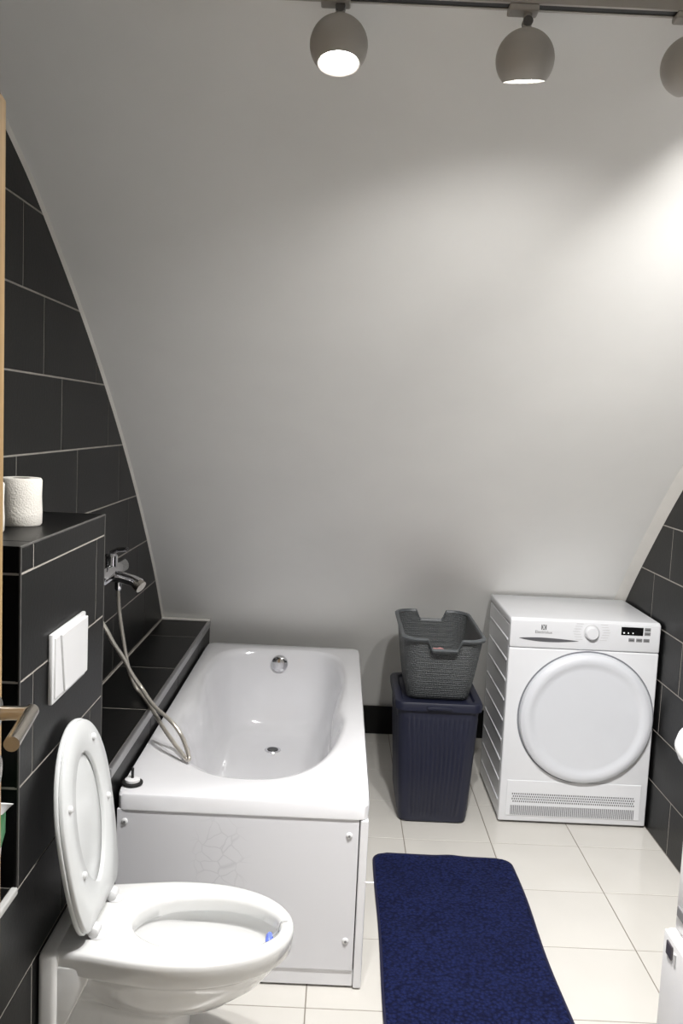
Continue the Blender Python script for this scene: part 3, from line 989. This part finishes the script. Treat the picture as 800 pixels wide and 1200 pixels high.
for (x_, z_) in ((1.231, 0.816), (1.231, 0.799), (1.170, 0.772), (1.200, 0.772), (1.229, 0.772)):
    bt = obj('button', bx(x_, x_ + 0.024, FYc - .0012, FYc + .001, z_ - .0015, z_ + 0.0125, 0.0006, 1), mat('button_grey_%d' % int(x_ * 1000), srgb(126, 126, 128), 0.5), cp)
    obj('button_bar', bx(x_ + .004, x_ + 0.020, FYc - .0018, FYc - .001, z_ + .004, z_ + 0.0065), mat('button_line_%d' % int(z_ * 1000), srgb(70, 70, 72), .5), bt)
# big round door
dc = Vector((1.022, DY, 0.452))
dr_ = obj('door', lathe(dc, (0, -1, 0), [(0.0, 0.2665), (0.010, 0.2665), (0.022, 0.262), (0.030, 0.250), (0.033, 0.238), (0.030, 0.222), (0.026, 0.214), (0.0255, 0.20), (0.025, 0.1), (0.025, 0.002)], 96), enamg, dry, smooth=35)
obj('door_gap', lathe(dc, (0, -1, 0), [(0.0, 0.2725), (0.0012, 0.2725), (0.0014, 0.264)], 96), mat('seam_grey', srgb(120, 122, 128), .5), dr_, smooth=35)
# lower service flap and perforated air grille
gp = obj('grille_panel', bx(DX0 + 0.028, DX1 - 0.026, DY - 0.003, DY + 0.004, 0.034, 0.182, 0.002, 2), enam, dry)
slot = mat('grille_slot_grey', srgb(92, 92, 96), 0.6)
b = bmesh.new()
def quad(b, x, z, w, h):
    y = DY - 0.0034
    vs = [b.verts.new((x - w, y, z - h)), b.verts.new((x + w, y, z - h)), b.verts.new((x + w, y, z + h)), b.verts.new((x - w, y, z + h))]
    b.faces.new(vs)
for k in range(4):
    n_ = 58
    for i in range(n_):
        quad(b, 0.752 + (i + (0.5 if k % 2 else 0)) * (0.495 / n_), 0.126 - k * 0.0105, 0.0023, 0.0034)
go = obj('grille_holes', b, slot, gp); go['kind'] = 'stuff'
b = bmesh.new()
for i in range(84):
    quad(b, 0.748 + i * (0.496 / 83), 0.058, 0.0016, 0.020)
go = obj('grille_slits', b, slot, gp); go['kind'] = 'stuff'
for x_ in (DX0 + .05, DX1 - .05):
    for y_ in (DY + .05, DY + DD - .05):
        obj('foot', lathe((x_, y_, 0), (0, 0, 1), [(0, 0.02), (0.006, 0.022), (0.018, 0.014)], 16), rubber, dry, smooth=40)

# ------------------------------------------------------------------ laundry bin
bin_ = thing('laundry_bin', 'tall navy blue ribbed plastic laundry bin under the grey basket', 'laundry bin', (0.43, 3.58, 0))
def rrect(cx, cy, a, bb, r, z, k=10, rib=0.0, nrib=0):
    """rounded rectangle sampled evenly along the perimeter"""
    pts = []
    segs = [((cx + a, cy - bb + r), (cx + a, cy + bb - r)), ((cx + a - r, cy + bb), (cx - a + r, cy + bb)), ((cx - a, cy + bb - r), (cx - a, cy - bb + r)), ((cx - a + r, cy - bb), (cx + a - r, cy - bb))]
    cen = [(cx + a - r, cy + bb - r, 0), (cx - a + r, cy + bb - r, PI / 2), (cx - a + r, cy - bb + r, PI), (cx + a - r, cy - bb + r, 1.5 * PI)]
    nrm = [(1, 0), (0, 1), (-1, 0), (0, -1)]
    for i in range(4):
        (xa, ya), (xb, yb) = segs[i]
        ns = k * 4
        for j in range(ns):
            t_ = j / ns
            off = 0
            if rib: off = rib * (0.5 - 0.5 * math.cos(2 * PI * t_ * nrib)) ** 0.6
            pts.append(Vector((xa + (xb - xa) * t_ + nrm[i][0] * off, ya + (yb - ya) * t_ + nrm[i][1] * off, z)))
        ccx, ccy, t0 = cen[i]
        for j in range(k):
            th = t0 + PI / 2 * j / k
            pts.append(Vector((ccx + r * math.cos(th), ccy + r * math.sin(th), z)))
    return pts
bcx, bcy = 0.431, 3.582
def bsec(z):
    t_ = z / 0.50
    return (0.137 + 0.026 * t_, 0.180 + 0.022 * t_)
K = 20
rg = []
a, c = bsec(0)
rg.append(rrect(bcx, bcy, a - .012, c - .012, .03, 0.0, K))
rg.append(rrect(bcx, bcy, a - .002, c - .002, .034, 0.008, K))
for z in (0.02, 0.035):
    a, c = bsec(z); rg.append(rrect(bcx, bcy, a, c, .036, z, K))
for z in (0.042, 0.43):
    a, c = bsec(z); rg.append(rrect(bcx, bcy, a, c, .036, z, K, 0.0045, 13))
for z in (0.437, 0.470):
    a, c = bsec(z); rg.append(rrect(bcx, bcy, a, c, .036, z, K))
obj('body', loft(rg), navy, bin_, smooth=35)
a, c = bsec(0.5)
lidb = [rrect(bcx, bcy, a - .004, c - .004, .036, 0.466, 20), rrect(bcx, bcy, a + .010, c + .010, .04, 0.470, 20), rrect(bcx, bcy, a + .012, c + .012, .042, 0.494, 20),
        rrect(bcx, bcy, a + .008, c + .008, .04, 0.503, 20), rrect(bcx, bcy, a - .004, c - .004, .036, 0.506, 20), rrect(bcx, bcy, a - .018, c - .018, .03, 0.503, 20), rrect(bcx, bcy, a - .024, c - .024, .03, 0.494, 20)]
bl = obj('lid', loft(lidb), navy, bin_, smooth=35)
obj('lid_grip', bx(bcx - .05, bcx + .05, bcy - c - .022, bcy - c - .008, 0.478, 0.492, 0.005, 2), navy, bl, smooth=40)

# ------------------------------------------------------------------ grey laundry basket
bk = thing('laundry_basket', 'dark grey woven-look plastic laundry basket standing on the navy bin', 'laundry basket', (0.43, 3.58, 0.495))
kz0, kz1 = 0.4955, 0.772
kcx, kcy0 = 0.431, 3.60
def ksec(z):
    t_ = (z - kz0) / (kz1 - kz0)
    tt = t_ ** 0.8
    return 0.122 + 0.034 * tt, 0.155 + 0.115 * tt, kcy0 - 0.012 * t_, 0.04 + 0.03 * t_
def kring(z, off=0.0, notch=0.0):
    a, bb, cy, r = ksec(z)
    pts = rrect(kcx, cy, a + off, bb + off, r, z, 12)
    out = []
    for p in pts:
        # grip notches cut in the two short ends
        if notch > 0 and abs(p.y - cy) > bb * 0.9:
            w = abs(p.x - kcx)
            k_ = max(0.0, min(1.0, (0.068 - w) / 0.022))
            k_ = k_ * k_ * (3 - 2 * k_)
            p = Vector((p.x, p.y, p.z - notch * k_))
        # front and back rims bow outwards slightly and the ends rise
        out.append(p)
    return out
NO = 0.040
zs = [kz0 + .004, kz0 + 0.02, kz0 + .08, kz0 + .14, kz0 + .19, kz0 + .225]
wall_r = [kring(kz0 + .0, -.012)] + [kring(z) for z in zs] + [kring(kz1 - .012, 0.0, NO), kring(kz1, 0.0, NO)]
inn = [kring(kz1, -.004, NO), kring(kz1 - .012, -.004, NO)] + [kring(z, -.004) for z in zs[::-1]]
b = loft(wall_r + inn, cap0=True, cap1=True)
obj('wall', b, bwoven, bk, smooth=50)
rim = [kring(kz1 - .014, 0.001, NO), kring(kz1 - .012, 0.009, NO), kring(kz1 - .002, 0.010, NO), kring(kz1 + .003, 0.004, NO), kring(kz1 + .003, -.004, NO), kring(kz1 - .006, -.006, NO)]
obj('rim', loft(rim, False, False), bask, bk, smooth=60)
# laundry inside
b = bmesh.new()
bmesh.ops.create_icosphere(b, subdivisions=4, radius=1)
rnd = [random.uniform(0, 6) for _ in range(6)]
for v in b.verts:
    p = v.co.copy()
    w = 1 + 0.10 * math.sin(5 * p.x + rnd[0]) * math.sin(6 * p.y + rnd[1]) + 0.06 * math.sin(11 * p.x + 9 * p.y + rnd[2])
    v.co = Vector((kcx + 0.01 + p.x * 0.088 * w, 3.58 + p.y * 0.115 * w, max(kz0 + .009, 0.585 + p.z * 0.08 * w)))
tag(obj('laundry', b, pinkc, None, smooth=70, loc=(kcx, 3.57, kz0)), 'crumpled pale pink laundry lying in the grey basket', 'laundry')

# ------------------------------------------------------------------ bath mat
mat_t = thing('bath_mat', 'navy blue chenille bath mat on the cream floor beside the bath', 'bath mat', (0.44, 2.6, 0))
mx0, mx1, my0, my1 = 0.186, 0.688, 2.05, 3.118
def edge_pt(s):
    pass
nx, ny = 40, 84
b = bmesh.new()
def mat_xy(u, v):
    # rounded corners and slightly wavy sides
    x_ = mx0 + (mx1 - mx0) * u
    y_ = my0 + (my1 - my0) * v
    r = 0.05
    dv = min(y_ - my0, my1 - y_)
    if dv < r:
        ins_ = r - math.sqrt(max(0, r * r - (r - dv) ** 2))
        x_ = mx0 + ins_ + (mx1 - mx0 - 2 * ins_) * u
    y_ += 0.008 * math.exp(-((u - .58) / .10) ** 2) * max(0, v * 4 - 3) - 0.006 * u * max(0, v * 4 - 3)
    x_ += 0.006 * math.sin(v * 9 + u) * (u - 0.3)
    return x_, y_
def mat_z(u, v):
    return 0.0125 + 0.0025 * math.sin(v * 26 + 2.5 * math.sin(u * 3)) * 0.6 + 0.0015 * math.sin(u * 17 + v * 11)
g1 = [[b.verts.new((*mat_xy(i / nx, 1 - (1 - j / ny) ** 1.0), mat_z(i / nx, j / ny) - (0.006 if i in (0, nx) or j in (0, ny) else 0))) for i in range(nx + 1)] for j in range(ny + 1)]
g0 = [[b.verts.new((*mat_xy(i / nx, j / ny), 0.0006)) if (i in (0, nx) or j in (0, ny)) else None for i in range(nx + 1)] for j in range(ny + 1)]
for j in range(ny):
    for i in range(nx):
        b.faces.new((g1[j][i], g1[j][i + 1], g1[j + 1][i + 1], g1[j + 1][i]))
per = [(0, i) for i in range(nx)] + [(j, nx) for j in range(ny)] + [(ny, i) for i in range(nx, 0, -1)] + [(j, 0) for j in range(ny, 0, -1)]
for k in range(len(per)):
    (j0, i0), (j1, i1) = per[k], per[(k + 1) % len(per)]
    b.faces.new((g1[j0][i0], g1[j1][i1], g0[j1][i1], g0[j0][i0]))
hem_pts = [Vector((g1[j][i].co.x, g1[j][i].co.y, 0.0065)) for j, i in per]
obj('pile', b, rugm, mat_t, smooth=60)
hem_m = mat('navy_hem', srgb(16, 18, 52), 0.8)
rings = []
for k, p in enumerate(hem_pts):
    d_ = (hem_pts[(k + 1) % len(hem_pts)] - hem_pts[k - 1]).normalized()
    n_ = Vector((d_.y, -d_.x, 0))
    rings.append([p + n_ * 0.0045 * math.cos(2 * PI * i / 8) + Vector((0, 0, 0.0055 * math.sin(2 * PI * i / 8))) for i in range(8)])
rings.append(rings[0])
obj('hem', loft(rings, False, False), hem_m, mat_t, smooth=60)

# ------------------------------------------------------------------ right foreground: basin, cabinet, bottle
wb = thing('washbasin', 'white ceramic wall-hung washbasin, its rounded rim just entering at the right edge', 'washbasin', (1.2, 1.86, 0.87))
def brg(x0_, hw, z, x1_=XR - .001, n=40):
    out = []
    for i in range(n + 1):
        th = PI / 2 + PI * i / n
        c_, s_ = math.cos(th), math.sin(th)
        out.append(Vector((x1_ - 0.2 + (x1_ - 0.2 - x0_) * c_ if c_ < 0 else x1_ - .2, 1.90 + hw * s_, z)))
    out.append(Vector((x1_, 1.90 - hw, z)))
    out.append(Vector((x1_, 1.90 + hw, z)))
    return out
obj('bowl', loft([brg(1.0, .12, 0.735), brg(0.90, .17, 0.775), brg(0.83, .22, 0.837), brg(0.792, .265, 0.859), brg(0.786, .272, 0.877), brg(0.792, .268, 0.895), brg(0.806, .255, 0.902),
                  brg(0.832, .23, 0.899, XR - .09), brg(0.85, .215, 0.875, XR - .1), brg(0.92, .15, 0.805, XR - .14), brg(1.0, .08, 0.775, XR - .2)]), ceram, wb, smooth=50)
tp = obj('faucet', tube(catmull([(1.25, 1.90, 0.925), (1.25, 1.90, 1.0), (1.22, 1.90, 1.05), (1.14, 1.90, 1.05), (1.11, 1.90, 1.02)], 6), 0.014, 12), chrome, wb, smooth=50)
cab = thing('bathroom_cabinet', 'white bathroom cabinet with dark catch at the right edge, below the washbasin', 'cabinet', (1.04, 1.66, 0))
obj('lower_body', bx(0.776, XR - .002, 1.30, 1.87, 0.0, 0.497, 0.006, 3), plas, cab, smooth=40)
obj('upper_body', bx(0.790, XR - .002, 1.30, 1.866, 0.498, 0.733, 0.004, 2), plas, cab, smooth=40)
dw = obj('drawer_front', bx(0.768, 0.776, 1.305, 1.868, 0.02, 0.494, 0.003, 2), plas, cab, smooth=40)
obj('catch', bx(0.7635, 0.768, 1.81, 1.842, 0.452, 0.484, 0.002, 1), purpg, dw)
obj('catch_plate', bx(0.7645, 0.768, 1.792, 1.804, 0.452, 0.478, 0.002, 1), lgreyp, dw)
obj('grip', bx(0.784, 0.790, 1.60, 1.85, 0.535, 0.56, 0.003, 2), greyp, cab)
bo = thing('cleaner_bottle', 'violet blue plastic bottle top in front of the white cabinet at the right edge', 'bottle', (0.70, 1.70, 0))
obj('bottle_body', lathe((0.712, 1.70, 0), (0, 0, 1), [(0, 0.036), (0.006, 0.040), (0.25, 0.040), (0.29, 0.036), (0.315, 0.026), (0.32, 0.024)], 28), plas, bo, smooth=40)
obj('bottle_cap', lathe((0.712, 1.70, 0.318), (0, 0, 1), [(0, 0.026), (0.03, 0.026), (0.036, 0.02)], 28), bluep, bo, smooth=40)

# ------------------------------------------------------------------ track with ball spots
TYk, TZ = 1.70, 2.352
trk = thing('lighting_track', 'white lighting track with a dark slot under the ceiling', 'lighting track', (0.6, TYk, TZ))
b = bx(-0.35, 1.25, TYk - 0.017, TYk + 0.017, TZ + 0.004, TZ + 0.020, 0.002, 1)
bx(-0.35, 1.25, TYk - 0.017, TYk - 0.010, TZ, TZ + 0.006, bm=b)
bx(-0.35, 1.25, TYk + 0.010, TYk + 0.017, TZ, TZ + 0.006, bm=b)
obj('rail', b, lampw, trk)
obj('slot', bx(-0.35, 1.25, TYk - 0.010, TYk + 0.010, TZ + 0.0015, TZ + 0.0045), trackd, trk)
for x_ in (-0.36, 1.25):
    obj('end_cap', bx(x_, x_ + 0.012, TYk - 0.018, TYk + 0.018, TZ - 0.001, TZ + 0.021, 0.002, 1), lampw, trk)
for x_ in (-0.1, 0.95):
    obj('mounting_clip', bx(x_ - .012, x_ + .012, TYk - 0.012, TYk + 0.012, TZ + 0.02, ceil_z(TYk) + 0.004, 0.001, 1), lampw, trk)

spots = [((-0.039, TYk, 2.270), (0.03, -0.22, -0.97), 'ball spotlight nearest the left, its lit bulb turned towards the viewer'),
         ((0.304, TYk, 2.260), (0.06, 0.26, -0.96), 'middle ball spotlight on the track, shining straight down'),
         ((0.609, TYk, 2.262), (0.50, 0.42, -0.76), 'ball spotlight cut off by the right edge, turned to the slope')]
for i, (c, d, lab) in enumerate(spots):
    c = Vector(c)
    d = Vector(d).normalized()
    s = thing('ball_spotlight', lab, 'spotlight', c, 'ball spotlights on the track')
    Rr, ap = 0.0535, 0.039
    tmax = math.sqrt(Rr * Rr - ap * ap)
    prof = []
    for k in range(25):
        th = PI - (PI - math.acos(tmax / Rr)) * k / 24
        prof.append((Rr * math.cos(th), max(Rr * math.sin(th), 0.0005)))
    prof += [(tmax - .001, ap - .002), (tmax - 0.004, ap - .004), (tmax - 0.012, ap - .006)]
    obj('shade', lathe(c, d, prof, 40, True, False), lampw, s, smooth=50)
    obj('bulb', lathe(c + d * (tmax - 0.011), d, [(0, ap - .0065), (0.003, ap - .008), (0.007, ap - .014), (0.010, 0.003)], 32), bulb, s, smooth=50)
    obj('stem', lathe((c.x, c.y, c.z + Rr - .004), (0, 0, 1), [(0, 0.008), (TZ - c.z - Rr + .004, 0.008)], 14), lampw, s, smooth=50)
    obj('stem_joint', lathe((c.x, c.y - .0095, c.z + Rr + .012), (0, 1, 0), [(0, 0.009), (0.019, 0.009)], 14), edgem, s, smooth=50)
    obj('adapter', bx(c.x - 0.036, c.x + 0.018, TYk - 0.016, TYk + 0.016, TZ - 0.012, TZ, 0.002, 1), lampw, s)
    L = bpy.data.lights.new('spot_light', 'SPOT')
    L.energy = LAMP_POWER[i]
    L.color = (1.0, 0.985, 0.965)
    L.spot_size = R((150, 156, 126)[i])
    L.spot_blend = 1.0
    L.shadow_soft_size = 0.03
    lo = bpy.data.objects.new('spot_light', L)
    C.objects.link(lo)
    lo.parent = s
    lo.location = d * (tmax + 0.004)
    lo.rotation_euler = d.to_track_quat('-Z', 'Y').to_euler()

# dim unseen lamp added behind the viewer to brighten the room
hl = thing('added_fill_lamp', 'round white ceiling lamp added unseen behind the viewer as fill light', 'ceiling lamp', (0.25, -0.25, 2.50))
obj('fill_lamp_base', lathe((0.25, -0.25, 2.56), (0, 0, -1), [(0, 0.15), (0.03, 0.15), (0.035, 0.14)], 36), plas, hl, smooth=40)
L = bpy.data.lights.new('added_fill_light', 'AREA')
L.shape = 'DISK'
L.size = 0.28
L.energy = FILL_POWER
L.color = (1.0, 0.97, 0.93)
lo = bpy.data.objects.new('added_fill_light', L)
C.objects.link(lo)
lo.parent = hl
lo.location = (0, 0, 0.02)
